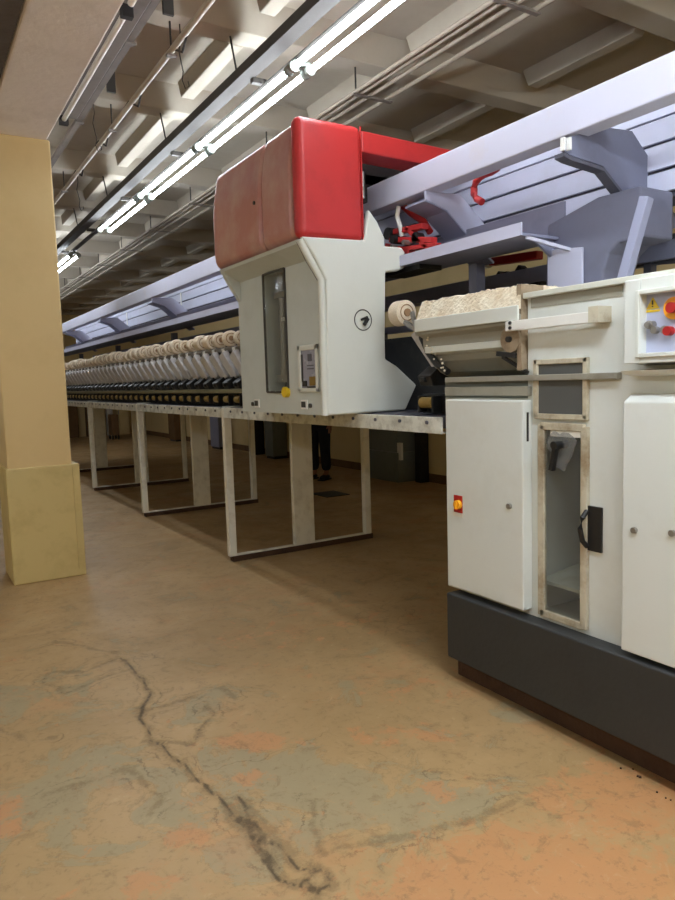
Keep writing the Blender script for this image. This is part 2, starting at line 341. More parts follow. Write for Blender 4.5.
for y in (-3.95, -2.47, -.99, .15): twin(y, 1.46 if y < 0 and y != -.99 else (1.1 if y < 0 else 1.3), x=1.25, z=2.65, label='unseen lit twin tube lamp added behind the camera, hung low to brighten fronts and soffit', group='added lamps behind the camera', mat='tube2')  # row added out of view, lowered to brighten machine fronts and soffit
t = thing('lamp_trunking', 'unseen grey trunking behind the camera carrying the added low lamps', 'lamp rail', (1.25, -2.4, 2.98))
trunking(-3.98, 1.46, 1.25, 2.685).build('channel', M['trunk'], t)
for y in (-2.6, -1.3, .05, 1.43): MB().tube([(1.16, y, 2.79), (1.15, y, 3.585)], .006, 6).build('hanger', M['wire'], t)
for y in (-3.4, -.6, 2.2, 5.0): twin(y, 1.46, x=-1.5, z=2.7, label='unseen lit twin tube lamp added left of the camera as fill', group='added fill lamps left of the camera')  # fill row added out of view to brighten the faces turned left
t = thing('lamp_trunking', 'unseen grey trunking carrying the added fill lamps left of the camera', 'lamp rail', (-1.5, 1.5, 3.24))
trunking(-3.9, 6.6, -1.5, 2.735).build('channel', M['trunk'], t)
for y in (-2.6, .05, 2.82, 5.57): MB().tube([(-1.59, y, 2.84), (-1.59, y, 3.585)], .006, 6).build('hanger', M['wire'], t)
t = thing('beam_side_box', 'dark brown box added along the left edge of the ceiling beam to keep that side dark', 'duct', (.5, 1.5, 3.25))
MB().box(.36, .612, -3.9, 7.5, 3.262, 3.6).build('duct_body', M['sidedark'], t)  # added box; keeps the beam's left side dark beside the fill lamps
for y in (-2.6, .05, 2.82, 5.57): MB().tube([(.48, y, 3.6), (.48, y, 3.68)], .01, 6).build('hanger', M['wire'], t)
# unlit fixture beside the ceiling beam
f = thing('fluorescent_fixture', 'unlit dusty tube lamp hanging along the edge of the ceiling beam', 'lamp', (1.13, 3.5, 3.3))
MB().box(1.06, 1.22, 2.1, 5.5, 3.40, 3.47).build('channel', M['pipeg'], f, bevel=.006)
for y0 in (2.1, 3.85): MB().cyl((1.12, y0+.8, 3.375), 1, .017, 1.6, 14).build('fluorescent_tube', M['tubeoff'], f, smooth=True)
for yy in (2.1, 3.78, 5.47): MB().box(1.09, 1.15, yy-.02, yy+.02, 3.34, 3.40).build('lamp_holder', M['wire'], f)
MB().box(1.04, 1.06, 1.8, 5.55, 3.385, 3.47).build('cable', M['wire'], f)
for yy in (2.82, 4.18, 5.4): MB().tube([(1.14, yy, 3.47), (1.14, yy, 3.59 if yy < 5 else 3.76)], .006, 6).build('hanger', M['wire'], f)
# conduits
def run(name, label, xs, r, z, y0, y1, mat, cat='conduit', rods=(), sq=False):
    t = thing(name, label, cat, (xs[0], (y0+y1)/2, z))
    for x in xs:
        b = MB()
        if sq: b.box(x-r, x+r, y0, y1, z-r*.7, z+r*.7)
        else: b.tube([(x, y0+(y1-y0)*k/12, z+.006*math.sin(k*1.7)) for k in range(13)], r, 10)
        b.build('pipe', M[mat], t, smooth=not sq)
    for y in rods:
        MB().tube([(xs[0], y, z), (xs[0], y, 3.59)], .006, 6).build('hanger', M['wire'], t)
        MB().box(min(xs)-.03, max(xs)+.03, y-.015, y+.015, z-r-.012, z-r).build('clamp', M['pipeg'], t)
    return t
R1 = (-1.3, .05, 1.43, 2.82, 4.18, 5.57, 7.45, 8.9, 10.3)
run('cable_tray', 'narrow dark cable tray hung right of the unlit lamp', [1.25], .02, 3.43, -3, 9, 'pipeg', 'cable tray', R1, True)
run('conduit', 'pale conduit with a cable looped round it, left of the lit tubes', [1.49], .018, 3.41, -3, 15, 'pipe', 'conduit', R1)
run('conduit_bundle', 'bundle of pale conduits running under the ceiling right of the lit tubes', [2.79, 2.84, 2.92, 3.06], .015, 3.42, -3, 20, 'bundle', 'conduits', (1.43, 2.82, 4.18, 5.57, 7.45, 8.9, 10.3, 11.7, 13.1, 14.5, 15.9))
cb = MB()
for k in range(5):
    y = 3.0+k*.9
    cb.tube([(1.5, y, 3.43), (1.51, y+.15, 3.36), (1.49, y+.3, 3.44), (1.5, y+.6, 3.435), (1.5, y+.9, 3.43)], .007, 6)
tag(cb.build('cable', M['wire']), 'black cable winding along the pale conduit left of the lit tubes', 'cable')
def pendant(px, y, x, label, zl=3.22):
    b = MB(); b.tube([(x, y, 3.6), (x+.008, y+.02, 3.5), (x-.012, y, 3.42), (x+.015, y+.02, zl+.1), (x, y, zl+.04), (x+.02, y+.01, zl), (x+.045, y+.01, zl+.02), (x+.04, y+.01, zl+.045)], .0035, 6)
    tag(b.build('hanging_wire', M['wire']), label, 'wire', 'loose wires under the ceiling')
pendant(0, 5.57, 1.36, 'looped black wire hanging from the ceiling rib beside the pillar top')
pendant(0, 4.18, 1.55, 'looped black wire hanging below the nearer rib left of the lit tubes')
pendant(0, 7.45, 1.62, 'looped black wire hanging farther off between pillar and lit tubes')
for (x, y, lab) in ((1.4, 5.2, 'short grey bracket hanging from the ceiling above the pillar side'), (1.42, 4.0, 'grey bracket hanging from the ceiling left of the lit tubes')):
    tag(MB().box(x-.03, x+.03, y-.01, y+.01, 3.52, 3.75).build('ceiling_bracket', M['trunk']), lab, 'bracket')
# ================================================================ SPINNING MACHINE, long section
LEGY = [5.27, 7.73, 10.19, 12.65]
YE = 14.6
# machine bed
t = thing('machine_bed', 'long dark machine bed carrying the spinning units', 'machine bed', (2.9, 8, 1.2))
BED = t
MB().box(2.24, 3.48, 2.64, YE, 1.20, 1.262).build('bed_plate', M['darkst'], t)
MB().box(2.60, 3.14, 2.78, YE, 1.262, 1.70).build('core_housing', M['darkin'], t)
for a_, b_ in ((4.42, YE),): MB().box(2.235, 2.57, a_, b_, 1.375, 1.405).build('cover_strip', M['olive'], t)
# guide rails, one per bay
G = 'guide rail sections with bolts along the machine front'
for a, b, lab in ((2.57, 5.24, 'pale bolted guide rail section under the red hooded carriage'), (5.31, 7.70, 'pale guide rail section between the nearest two leg frames'),
                  (7.77, 10.16, 'pale guide rail section between the middle leg frames'), (10.23, YE, 'farthest pale guide rail section running behind the pillar')):
    t = thing('guide_rail', lab, 'rail', (2.16, (a+b)/2, 1.2), G)
    MB().box(2.15, 2.165, a, b, 1.182, 1.262).box(2.165, 2.198, a, b, 1.182, 1.19).build('channel', M['rail'], t, bevel=.003)
    n = int((b-a)/.22)
    for k in range(n): MB().cyl((2.147, a+.1+k*.22, 1.235), 0, .009, .01, 8).build('bolt', M['darkst'], t)
# leg frames
lf = thing('leg_frame', 'pale leg frame nearest to the red hooded carriage, standing on a brown bar', 'machine leg', (2.2, 5.27, 0), 'leg frames under the machine')
MB().box(2.155, 2.215, 5.245, 5.305, .045, 1.26).build('front_post', M['leg'], lf, bevel=.004)
MB().box(3.49, 3.55, 5.245, 5.305, .045, 1.2).build('back_post', M['leg'], lf, bevel=.004)
MB().box(2.76, 2.955, 5.25, 5.30, .055, 1.2).build('centre_panel', M['leg'], lf, bevel=.004)
MB().box(2.155, 3.55, 5.25, 5.30, .045, .053).build('sill_strip', M['leg'], lf)
MB().box(2.18, 3.56, 5.24, 5.31, 0, .045).build('floor_bar', M['wood'], lf)
MB().box(2.165, 2.50, 5.25, 5.30, 1.263, 1.272).build('top_plate', M['rail'], lf)
for yy, lab in zip(LEGY[1:], ('second leg frame from the carriage, pale with a wide centre panel', 'third leg frame from the carriage, near the pillar', 'farthest leg frame, mostly hidden behind the pillar')):
    dup(lf, (2.2, yy, 0), lab)
# spinning units
def make_unit():
    y = 5.2
    t = thing('spinning_unit', 'x', 'spinning unit', (2.3, y, 1.262), 'spinning units along the machine')
    MB().box(2.30, 2.5, y-.095, y+.095, 1.268, 1.368).box(2.24, 2.30, y-.06, y-.05, 1.275, 1.36).box(2.24, 2.30, y+.05, y+.06, 1.275, 1.36).build('roller_box', M['black'], t, bevel=.004)
    MB().cyl((2.262, y, 1.325), 1, .029, .09, 14).build('roller', M['yellow'], t, smooth=True)
    MB().prism([(2.25, 1.41), (2.42, 1.41), (2.46, 1.5), (2.30, 1.51), (2.23, 1.46)], 1, y-.055, y+.045).box(2.22, 2.26, y-.02, y+.01, 1.43, 1.455).build('rotor_box', M['black'], t, bevel=.004)
    MB().bar((2.335, y-.045, 1.50), (2.255, y+.055, 1.70), .095, .06, (1, 0, 0)).build('cover', M['unitc'], t, bevel=.008)
    a = MB(); a.bar((2.38, y+.06, 1.60), (2.32, y+.085, 1.83), .012, .03); a.bar((2.38, y-.06, 1.60), (2.32, y-.085, 1.83), .012, .03)
    a.bar((2.44, y-.07, 1.66), (2.44, y+.07, 1.66), .02, .02); a.build('cradle_arm', M['darkst'], t)
    MB().cyl((2.30, y, 1.735), 1, .022, .15, 12).build('drive_roller', M['metal'], t, smooth=True)
    MB().prism([(2.27, 1.70), (2.32, 1.71), (2.30, 1.755), (2.262, 1.74)], 1, y+.088, y+.098).build('clip', M['white'], t)
    return t
def make_spool():
    y = 5.2
    t = thing('yarn_spool', 'x', 'yarn spool', (2.305, y, 1.757), 'yarn spools')
    MB().tube([(2.305, y-.042, 1.822), (2.305, y-.037, 1.822), (2.305, y+.037, 1.822), (2.305, y+.042, 1.822)], [.058, .066, .068, .06], 22).build('yarn', M['spool'], t, smooth=True)
    MB().cyl((2.305, y, 1.822), 1, .021, .10, 14).ring((2.305, y-.043, 1.822), 1, .042, .003, 20, 4).build('paper_tube', M['core'], t, smooth=True)
    return t
U, SP = make_unit(), make_spool()
def vary(o):
    k = random.uniform(.86, 1.12); o.scale = (k, random.uniform(.9, 1.2), k); o.rotation_euler = (0, 0, random.uniform(-.25, .12)); return o
ys = [2.80] + [4.74+.22*k for k in range(39)]
GU, GS, GR = 'spinning units along the machine front', 'yarn spools on the front spinning units', 'yarn spools on the rear side of the machine'
for i, y in enumerate(ys):
    near = y < 4
    lu = 'grey spinning unit with black rotor box between the carriage and the lint covered box' if near else 'grey spinning unit with yellow roller in the long row beyond the carriage'
    ls = 'cream yarn spool beside the right edge of the carriage' if near else 'cream yarn spool standing in the long row beyond the carriage'
    gu = 'spinning units right of the carriage' if near else GU; gs = 'yarn spools right of the carriage' if near else GS
    if i == 0: u, s_ = U, SP; u.location = (2.3, y, 1.262); s_.location = (2.305, y, 1.757); u['label'] = lu; s_['label'] = ls; u['group'] = gu; s_['group'] = gs
    else:
        dup(U, (2.3, y, 1.262), lu, gu)
        if not near: vary(dup(SP, (2.305, y, 1.757), ls, gs))
# remove first spool next to the box (that place is empty)
SP.location = (2.305, 3.06, 1.735)
for k in range(38):
    y = 4.96+.22*k
    s_ = vary(dup(SP, (3.33, y, 1.88+random.uniform(-.006, .006)), 'cream yarn spool in the back row of the machine, behind the front spools', GR))
rb = BED
MB().box(3.2, 3.46, 4.8, YE, 1.262, 1.83).build('rear_housing', M['darkst'], rb)
MB().tube([(3.33, 4.8, 1.86), (3.33, YE, 1.86)], .025, 10).build('drive_roller', M['metal'], rb)
# ---- overhead: beam, ducts, channel, brackets
tag(MB().box(2.45, 2.55, .3, YE, 2.448, 2.597).build('overhead_beam', M['beamw'], bevel=.006), 'long white overhead beam passing through the red hooded carriage', 'beam')
t = thing('travel_duct', 'long lilac white duct of stacked panels running behind the overhead beam', 'duct', (3.0, 6, 2.2))
for a, b in ((2.245, 2.335), (2.35, 2.455), (2.468, 2.565), (2.572, 2.72)):
    MB().box(2.95, 2.97, .3, YE, a, b).build('panel', M['lav'], t, bevel=.003)
MB().box(2.975, 3.15, .3, YE, 2.22, 2.72).build('duct_body', M['darkst'], t)
g = MB()
for y in (1.0, 3.45, 5.9, 8.35, 10.8): g.box(2.942, 2.95, y, y+.03, 2.25, 2.57)
g.build('joint_strip', M['white'], t)
t = thing('channel_rail', 'lilac grey channel rail ending above the lint covered box', 'rail', (2.5, 8, 2.05))
ye_, zl1, zl0 = on(521, 222, 0, 2.45).y, on(521, 222, 0, 2.45).z, on(521, 235, 0, 2.45).z
MB().box(2.45, 2.458, ye_, YE, zl0, zl1).build('lip', M['lav'], t)
zb1 = on(563, 202, 0, 2.75).z
MB().box(2.458, 2.75, ye_, YE, zl0, zl0+.012).box(2.74, 2.75, ye_, YE, zl0+.012, zb1).build('tray', M['steel'], t)
MB().prism([(2.56, zl0+.001), (2.78, zl0+.001), (2.78, zl0-.10), (2.72, zl0-.10)], 1, ye_+.03, ye_+.045).build('end_bracket', M['steel'], t)
MB().bar((2.50, ye_+.02, zl0-.002), (2.78, ye_-.12, zl0-.09), .02, .015).build('stay', M['lav'], t)
t = thing('channel_rail', 'dark channel rail on the far side of the machine', 'rail', (3.3, 8, 1.95))
MB().box(3.25, 3.4, .6, YE, 2.0, 2.09).build('lip', M['steel'], t)
MB().box(3.50, 3.56, 2.3, YE, 1.83, 1.885).build('lower_lip', M['steel'], t)
br = thing('overhead_bracket', 'lilac cranked bracket under the overhead beam beside the red hose', 'bracket', (2.45, 3.03, 2.05), 'cranked brackets under the overhead beam')
y = 3.03
MB().prism([(2.455, 2.448), (2.70, 2.455), (2.83, 2.35), (2.95, 2.25), (2.95, 2.19), (2.84, 2.19), (2.73, 2.255), (2.60, 2.36), (2.455, 2.40)], 1, y, y+.012).build('web', M['lav'], br)
MB().bar((2.455, y+.09, 2.40), (2.60, y+.09, 2.36), .18, .012, (1, 0, 0)).bar((2.60, y+.09, 2.36), (2.73, y+.09, 2.255), .012, .18, (0, 1, 0)).bar((2.73, y+.09, 2.255), (2.95, y+.09, 2.10), .012, .18, (0, 1, 0)).build('flange', M['steel'], br)
MB().box(2.60, 2.66, 2.80, 2.86, 1.70, 2.04).build('post', M['darkst'], br)
for yy, lab in zip((5.49, 7.95, 10.41, 12.87), ('cranked bracket under the overhead beam just beyond the carriage', 'cranked bracket under the beam at mid distance, left of the carriage', 'cranked bracket under the beam close to the pillar', 'last cranked bracket, hidden by the pillar')):
    dup(br, (2.45, yy, 2.05), lab)
# big bracket over the headstock
y = 2.05
t = thing('overhead_bracket', 'large grey cranked bracket over the headstock at the right', 'bracket', (2.45, y, 2.0))
q = lambda px, py: (on(px, py, 1, y).x, on(px, py, 1, y).z)
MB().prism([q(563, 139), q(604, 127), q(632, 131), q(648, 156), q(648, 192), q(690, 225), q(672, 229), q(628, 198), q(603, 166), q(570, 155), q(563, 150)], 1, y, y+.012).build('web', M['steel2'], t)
fl_ = [q(564, 152), q(571, 156), q(604, 167), q(629, 199), q(672, 230)]
g = MB()
for a, b in zip(fl_, fl_[1:]): g.prism([a, b, (b[0], b[1]-.016), (a[0], a[1]-.016)], 1, y, y+.05)
g.build('flange', M['darkst'], t)
g = MB()
for px in (561, 567): a = q(px, 146); MB().box(a[0]-.005, a[0]+.005, y-.02, y, a[1]-.02, a[1]+.03).build('clip', M['white'], t)
# tower duct behind the headstock, strut
t = thing('suction_tower', 'lilac grey suction duct rising from behind the headstock top', 'duct', (2.85, 2.2, 1.3))
Q = lambda px, py, X=2.7: (on(px, py, 0, X).y, on(px, py, 0, X).z)
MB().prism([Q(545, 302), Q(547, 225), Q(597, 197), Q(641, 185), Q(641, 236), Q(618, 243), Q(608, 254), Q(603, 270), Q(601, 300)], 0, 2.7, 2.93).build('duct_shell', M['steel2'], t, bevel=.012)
MB().prism([Q(548, 300, 2.69), Q(548, 250, 2.69), Q(583, 247, 2.69), Q(583, 300, 2.69)], 0, 2.685, 2.698).build('cover_plate', M['lav'], t, bevel=.004)
t = thing('strut', 'slanted pale metal strut between headstock top and overhead bracket', 'strut', (2.4, 1.78, 1.78))
a, b = on(620, 288, 0, 2.40), on(640, 196, 0, 2.40)
MB().bar((2.40, a.y, a.z-.025), (2.44, b.y, b.z), .04, .04).build('bar', M['steel'], t, bevel=.004)
# red hoses
t = thing('red_hose', 'curved red hose hanging under the overhead beam', 'hose', (2.75, 2.85, 2.5))
def arc(px): return on(px[0], px[1], 0, 2.75)
MB().tube([arc(p) for p in ((502, 162), (497, 168), (491, 172), (485, 174), (480, 177), (476, 182), (474, 188), (474, 194), (477, 199), (482, 202))], .02, 12).build('hose', M['red'], t, smooth=True)
# red clamping gear on the channel, beside the carriage
t = thing('red_clamp_gear', 'red and black clamp gear sitting on the channel rail beside the carriage', 'machine part', (2.56, 3.3, 2.06))
def gq(px, py): return on(px, py, 0, 2.53)
g = MB()
for a, b, w in (((392, 240), (434, 240), .03), ((398, 250), (438, 245), .025), ((396, 232), (425, 226), .03), ((408, 228), (432, 250), .025), ((388, 246), (412, 252), .03)):
    g.bar(gq(*a), gq(*b), .05, w)
g.build('lever', M['red'], t, bevel=.004)
g = MB(); g.cyl(gq(391, 234), 0, .035, .06, 14); g.cyl(gq(399, 240), 0, .025, .1, 14); g.cyl(gq(418, 238), 0, .03, .05, 14)
g.box(2.5, 2.66, 3.15, 3.5, 2.06, 2.10); g.build('hub', M['black'], t)
g = MB(); g.cyl(gq(412, 243)+Vector((-.04, 0, 0)), 0, .014, .05, 10); g.cyl(gq(400, 247)+Vector((-.04, 0, 0)), 0, .01, .05, 10); g.build('nut', M['metal'], t)
MB().tube([on(399, 206, 0, 2.5), on(397, 216, 0, 2.5), on(400, 226, 0, 2.5), on(402, 236, 0, 2.52)], .014, 10).build('cable_sleeve', M['white'], t, smooth=True)
MB().tube([on(403, 206, 0, 2.6), on(412, 214, 0, 2.6), on(424, 222, 0, 2.6), on(430, 232, 0, 2.6)], .02, 10).build('grey_sleeve', M['redlab'], t, smooth=True)
t = thing('drive_gear', 'dark rear drive gear with a red cover seen between post and suction tower', 'machine part', (3.35, 2.95, 1.9))
def dq(px, py): return on(px, py, 0, 3.3)
g = MB()
for a, b, w in (((486, 283), (543, 272), .05), ((500, 274), (515, 290), .04), ((520, 268), (536, 286), .04), ((488, 292), (544, 285), .04)): g.bar(dq(*a), dq(*b), .06, w)
for p_ in ((510, 279), (528, 276), (537, 283)): g.cyl(dq(*p_), 0, .045, .08, 14)
g.build('gear_train', M['black'], t)
MB().bar(dq(492, 262), dq(540, 255), .06, .05).build('cover', M['redlab'], t, bevel=.006)
MB().box(dq(489, 262).x-.04, dq(489, 262).x, dq(492, 262).y, dq(487, 262).y, dq(489, 268).z, dq(489, 258).z).build('tag_plate', M['whitel'], t)
t = thing('pipe_run', 'dark pipes running behind the suction tower above the headstock', 'pipes', (3.35, 1.9, 1.95))
g = MB()
for k, (pa, pb) in enumerate((((606, 252), (690, 236)), ((606, 262), (690, 246)), ((606, 272), (690, 258)))): 
    MB().tube([dq(*pa), (dq(*pa)+dq(*pb))/2+Vector((0, 0, .02)), dq(*pb)], .022+.008*(k == 1), 10).build('pipe', M['darkst'] if k != 1 else M['black'], t, smooth=True)
for px in (625, 650): MB().bar(dq(px, 240), dq(px, 280), .04, .05).build('pipe_bracket', M['darkst'], t)
# ================================================================ CARRIAGE
y0, y1 = 3.61, 4.86
MB.K = .905                                   # drawn at survey size, built at the true 0.905 of it
cg = thing('service_carriage', 'tall grey service carriage with a red hood, riding on the machine rail', 'machine carriage', (2.17, 3.8, 1.262))
prof = lambda x_in: [(2.15, 1.2425), (2.15, 2.05), (2.075, 2.16), (2.01, 2.275), (x_in, 2.275), (x_in, 1.2425)]
wy0, wy1, wz0, wz1 = 4.10, 4.42, 1.385, 2.185
g = MB()
g.prism(prof(2.30), 1, y1-.05, y1)
for a, b in ((wy1, y1-.05), (y0+.05, wy0)): g.box(2.15, 2.30, a, b, 1.2425, wz1)
g.box(2.15, 2.30, wy0, wy1, 1.2425, wz0)
g.prism([(2.15, wz1), (2.02, 2.255), (2.01, 2.275), (2.30, 2.275), (2.30, wz1)], 1, y0+.05, y1-.05)
g.build('front_shell', M['carriage'], cg)
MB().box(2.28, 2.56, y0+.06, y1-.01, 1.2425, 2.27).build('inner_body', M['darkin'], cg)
# side panel facing the headstock
SPt = [(328, 416), (327.5, 330), (326.5, 280), (316, 259), (302, 236), (364, 240), (366, 232), (369, 209), (378, 222), (385, 238), (385, 246), (402, 247), (405.5, 252), (405, 268), (398, 271), (386, 272), (385.5, 340), (386, 359), (397, 366), (417, 385), (406, 410)]
pp = [(on(a, b, 1, y0).x, on(a, b, 1, y0).z) for a, b in SPt]
pp = [(max(a, 2.0), max(b, 1.2425)) for a, b in pp]
sp = MB().prism(pp, 1, y0, y0+.045).build('side_panel', M['side'], cg, bevel=.012, seg=3)
# rounded front corner strip of the side panel
g = MB(); pts = [(2.148, y0+.03, 1.2425), (2.148, y0+.03, 2.05), (2.075, y0+.03, 2.16), (2.012, y0+.03, 2.27)]
g.tube(pts, .022, 12).build('corner_trim', M['side'], sp, smooth=True)
MB().tube([(2.148, y0+.058, 1.28), (2.148, y0+.058, 2.045), (2.073, y0+.058, 2.155), (2.012, y0+.058, 2.265)], .008, 6).build('door_seal', M['darkst'], cg)
c1 = on(363, 320, 1, y0)
MB().ring((c1.x, y0-.001, c1.z), 1, .062, .0035, 32, 6).build('lock_ring', M['trunk'], sp)
MB().bar((c1.x+.0, y0-.012, c1.z-.03), (c1.x+.03, y0-.012, c1.z+.01), .012, .02).bar((c1.x-.02, y0-.012, c1.z+.0), (c1.x+.025, y0-.012, c1.z+.018), .012, .014).build('lock_lever', M['black'], sp)
# angled lower right wedge
MB().prism([(2.55, 1.60), (2.60, 1.575), (2.82, 1.41), (2.72, 1.2425), (2.55, 1.2425)], 1, y0+.05, y0+.35).build('lower_housing', M['carriage'], cg)
# window
g = MB(); n = 8; rows = [(wz0, 2.15), (1.5, 2.148), (1.7, 2.146), (1.9, 2.146), (2.05, 2.148), (2.12, 2.15), (wz1, 2.152)]
grid = [[g.bm.verts.new((x-.035*math.sin(PI*k/n)-.002, wy0+(wy1-wy0)*k/n, z)) for k in range(n+1)] for z, x in rows]
for A, B in zip(grid, grid[1:]):
    for k in range(n): g.bm.faces.new((A[k], A[k+1], B[k+1], B[k]))
wn = g.build('window_pane', M['pane'], cg, smooth=True); so = wn.modifiers.new('thick', 'SOLIDIFY'); so.thickness = .004
g = MB()
for yy in (wy0, wy1):
    g.bar((2.146, yy, wz0), (2.146, yy, wz1), .01, .014)
g.bar((2.146, wy0, wz0), (2.146, wy1, wz0), .01, .014); g.bar((2.146, wy0, wz1), (2.146, wy1, wz1), .01, .014)
g.build('window_seal', M['trunk'], cg)
g = MB(); g.cyl((2.23, 4.3, 1.85), 2, .03, .75, 14); g.cyl((2.22, 4.2, 1.7), 2, .018, .6, 12); g.box(2.2, 2.27, 4.14, 4.38, 1.45, 1.5); g.box(2.2, 2.27, 4.14, 4.38, 2.02, 2.06)
g.build('winding_head', M['metal'], cg, smooth=False)
MB().cyl((2.135, 4.12, 1.385), 0, .035, .03, 16).build('yellow_knob', M['yellowc'], cg)
MB().box(2.20, 2.22, 4.2, 4.28, 1.86, 1.885).build('lamp_reflector', M['white'], cg)
# control display
dp = MB(); a0, a1, b0, b1 = 3.70, 3.945, 1.385, 1.675
dp.box(2.135, 2.15, a0, a1, b1-.03, b1).box(2.135, 2.15, a0, a1, b0, b0+.025).box(2.135, 2.15, a0, a0+.025, b0, b1).box(2.135, 2.15, a1-.03, a1, b0, b1)
dp = dp.build('display_frame', M['side'], cg, bevel=.003)
MB().box(2.146, 2.1495, a0+.025, a1-.03, b0+.025, b1-.03).build('display_screen', M['screen'], dp)
MB().box(2.144, 2.146, 3.78, 3.83, 1.575, 1.62).box(2.144, 2.146, 3.76, 3.84, 1.545, 1.552).box(2.144, 2.146, 3.76, 3.84, 1.525, 1.532).build('display_text', M['darkst'], dp)
MB().box(2.14, 2.146, 3.735, 3.81, 1.425, 1.48).build('yellow_button', M['yellow'], dp)
MB().box(2.14, 2.146, 3.85, 3.9, 1.42, 1.455).box(2.14, 2.146, 3.73, 3.84, 1.41, 1.42).box(2.144, 2.147, 3.895, 3.915, 1.45, 1.62).build('black_button', M['black'], dp)
for yy in (4.59, 3.89):
    k = MB().box(2.14, 2.149, yy-.04, yy+.04, 1.275, 1.335).build('switch', M['white'], cg, bevel=.002)
    MB().box(2.134, 2.141, yy-.022, yy+.024, 1.288, 1.325).build('rocker', M['trunk'], k)
    MB().cyl((2.144, yy-.075 if yy < 4 else yy+.08, 1.3), 0, .014, .012, 12).build('screw', M['trunk'], cg)
# red hood
hx, hz0, hz1 = 2.0, 2.28, 2.962
MB().box(hx, 2.448, y0, y0+.10, hz0, hz1).build('hood_side', M['red'], cg, bevel=.04, seg=5)
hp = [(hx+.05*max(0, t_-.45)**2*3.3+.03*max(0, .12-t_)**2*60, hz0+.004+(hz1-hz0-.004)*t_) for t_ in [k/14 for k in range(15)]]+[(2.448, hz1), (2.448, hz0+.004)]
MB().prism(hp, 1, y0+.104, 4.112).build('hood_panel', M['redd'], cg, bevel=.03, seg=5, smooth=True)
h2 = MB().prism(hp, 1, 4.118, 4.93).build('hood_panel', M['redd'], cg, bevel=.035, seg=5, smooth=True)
MB().cyl((hx-.002, 4.2, 2.6), 0, .012, .012, 10).build('hood_lock', M['black'], h2)
MB().prism([(2.45, 2.815), (3.2, 2.80), (3.2, 2.925), (2.45, 2.94)], 1, y0+.01, y0+.2).build('hood_arm', M['red'], cg, bevel=.008)
g = MB().box(2.5, 3.18, 3.95, 4.8, 2.735, 2.90)
g.cyl((2.49, 3.85, 2.66), 2, .02, .28, 12); g.cyl((2.6, 3.9, 2.72), 2, .05, .16, 16); g.box(2.46, 2.9, 3.95, 4.1, 2.62, 2.8); g.build('drive_gear', M['darkin'], cg)
g = MB(); g.cyl((2.49, 3.72, 2.70), 2, .015, .22, 12); g.cyl((2.53, 3.74, 2.66), 2, .011, .16, 12); g.cyl((2.47, 3.7, 2.62), 0, .02, .05, 12); g.build('hydraulic_line', M['metal'], cg, smooth=True)
MB().box(2.44, 2.449, y0+.01, y0+.02, hz0, hz1).build('seam_strip', M['redlab'], cg)
MB.K = None
# ================================================================ HEADSTOCK
BX = 2.20                                                     # body front plane
hs = thing('headstock', 'large white machine headstock cabinet on a charcoal plinth at the right', 'machine cabinet', (2.9, 1.4, .11))
def Y(px, py, X): return on(px, py, 0, X).y
PX = 2.12
MB().box(PX, 3.5, .2, Y(447, 620, PX), .118, on(560, 634, 0, PX).z).build('plinth', M['plinth'], hs, bevel=.006)
zp = on(560, 634, 0, PX).z
gy1, gy0 = Y(532, 500, BX), Y(600, 500, BX)                    # glazed bay between door one and right panel
wy1_, wy0_ = Y(543, 500, BX), Y(586, 500, BX)
zt = on(580, 291, 0, BX).z
yl = Y(447, 500, BX)
g = MB()
g.box(BX, 2.22, .2, wy0_-.012, zp, zt)                                         # front right sheet
g.box(BX, 3.45, gy1+.0, gy1+.02, zp, zt)                                       # partition
g.box(BX, 2.22, wy1_, gy1, zp, zt)                                             # jamb
z_w1, z_w0, z_g1 = on(565, 361, 0, BX).z, on(565, 416, 0, BX).z, on(565, 428, 0, BX).z
g.box(BX, 2.22, wy0_-.012, wy1_, z_w1, zt); g.box(BX, 2.22, wy0_-.012, wy1_, z_g1, z_w0); g.box(BX, 2.22, wy0_-.012, wy1_, zp, zp+.03)
g.box(2.22, 3.45, .2, .22, zp, zt); g.box(3.43, 3.45, .22, gy1, zp, zt); g.box(2.22, 3.45, .2, gy1, zt-.01, zt)
g.build('body', M['cab'], hs)
MB().box(BX-.03, 3.46, .2, gy1+.02, zt, zt+.022).build('top_plate', M['cabd'], hs, bevel=.003)
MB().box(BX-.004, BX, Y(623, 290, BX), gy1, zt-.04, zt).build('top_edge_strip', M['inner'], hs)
# low left box behind door one
zd = on(486, 398, 0, 2.2).z
MB().box(BX, 3.45, gy1+.02, yl, zp, zd).build('left_body', M['cabd'], hs)
# horizontal service bars above door one and across window
for pa, pb, X, nm, mt in (((447, 380), (620, 379), 2.185, 'service_bar', 'steel'), ((447, 391), (530, 391), 2.19, 'service_bar', 'greybox')):
    a, b = on(*pa, 0, X), on(*pb, 0, X)
    MB().box(X-.014, X+.012, b.y, a.y, a.z-.022 if mt == 'greybox' else a.z-.012, a.z+.018 if mt == 'greybox' else a.z+.012).build(nm, M['barp'] if mt != 'greybox' else M['inner'], hs, bevel=.003)
MB().box(2.2, 2.5, gy1+.02, yl, zd, 1.45).build('bar_backing', M['greybox'], hs)
# inside of the glazed bay
g = MB(); g.box(2.75, 2.77, wy0_-.3, gy1, zp, 1.5).box(2.22, 2.77, wy0_-.32, wy0_-.3, zp, 1.5)
g.box(2.745, 2.75, wy0_-.1, wy0_-.09, .6, 1.3).box(2.74, 2.75, wy0_-.3, gy1, .93, .945).build('bay_lining', M['inner'], hs)
MB().box(2.24, 2.74, wy0_-.29, gy1-.01, .60, .615, ry=-.12).build('bay_shelf', M['cabd'], hs)
MB().box(2.24, 2.74, wy0_-.29, gy1-.01, zp+.001, zp+.02).build('bay_floor', M['inner'], hs)
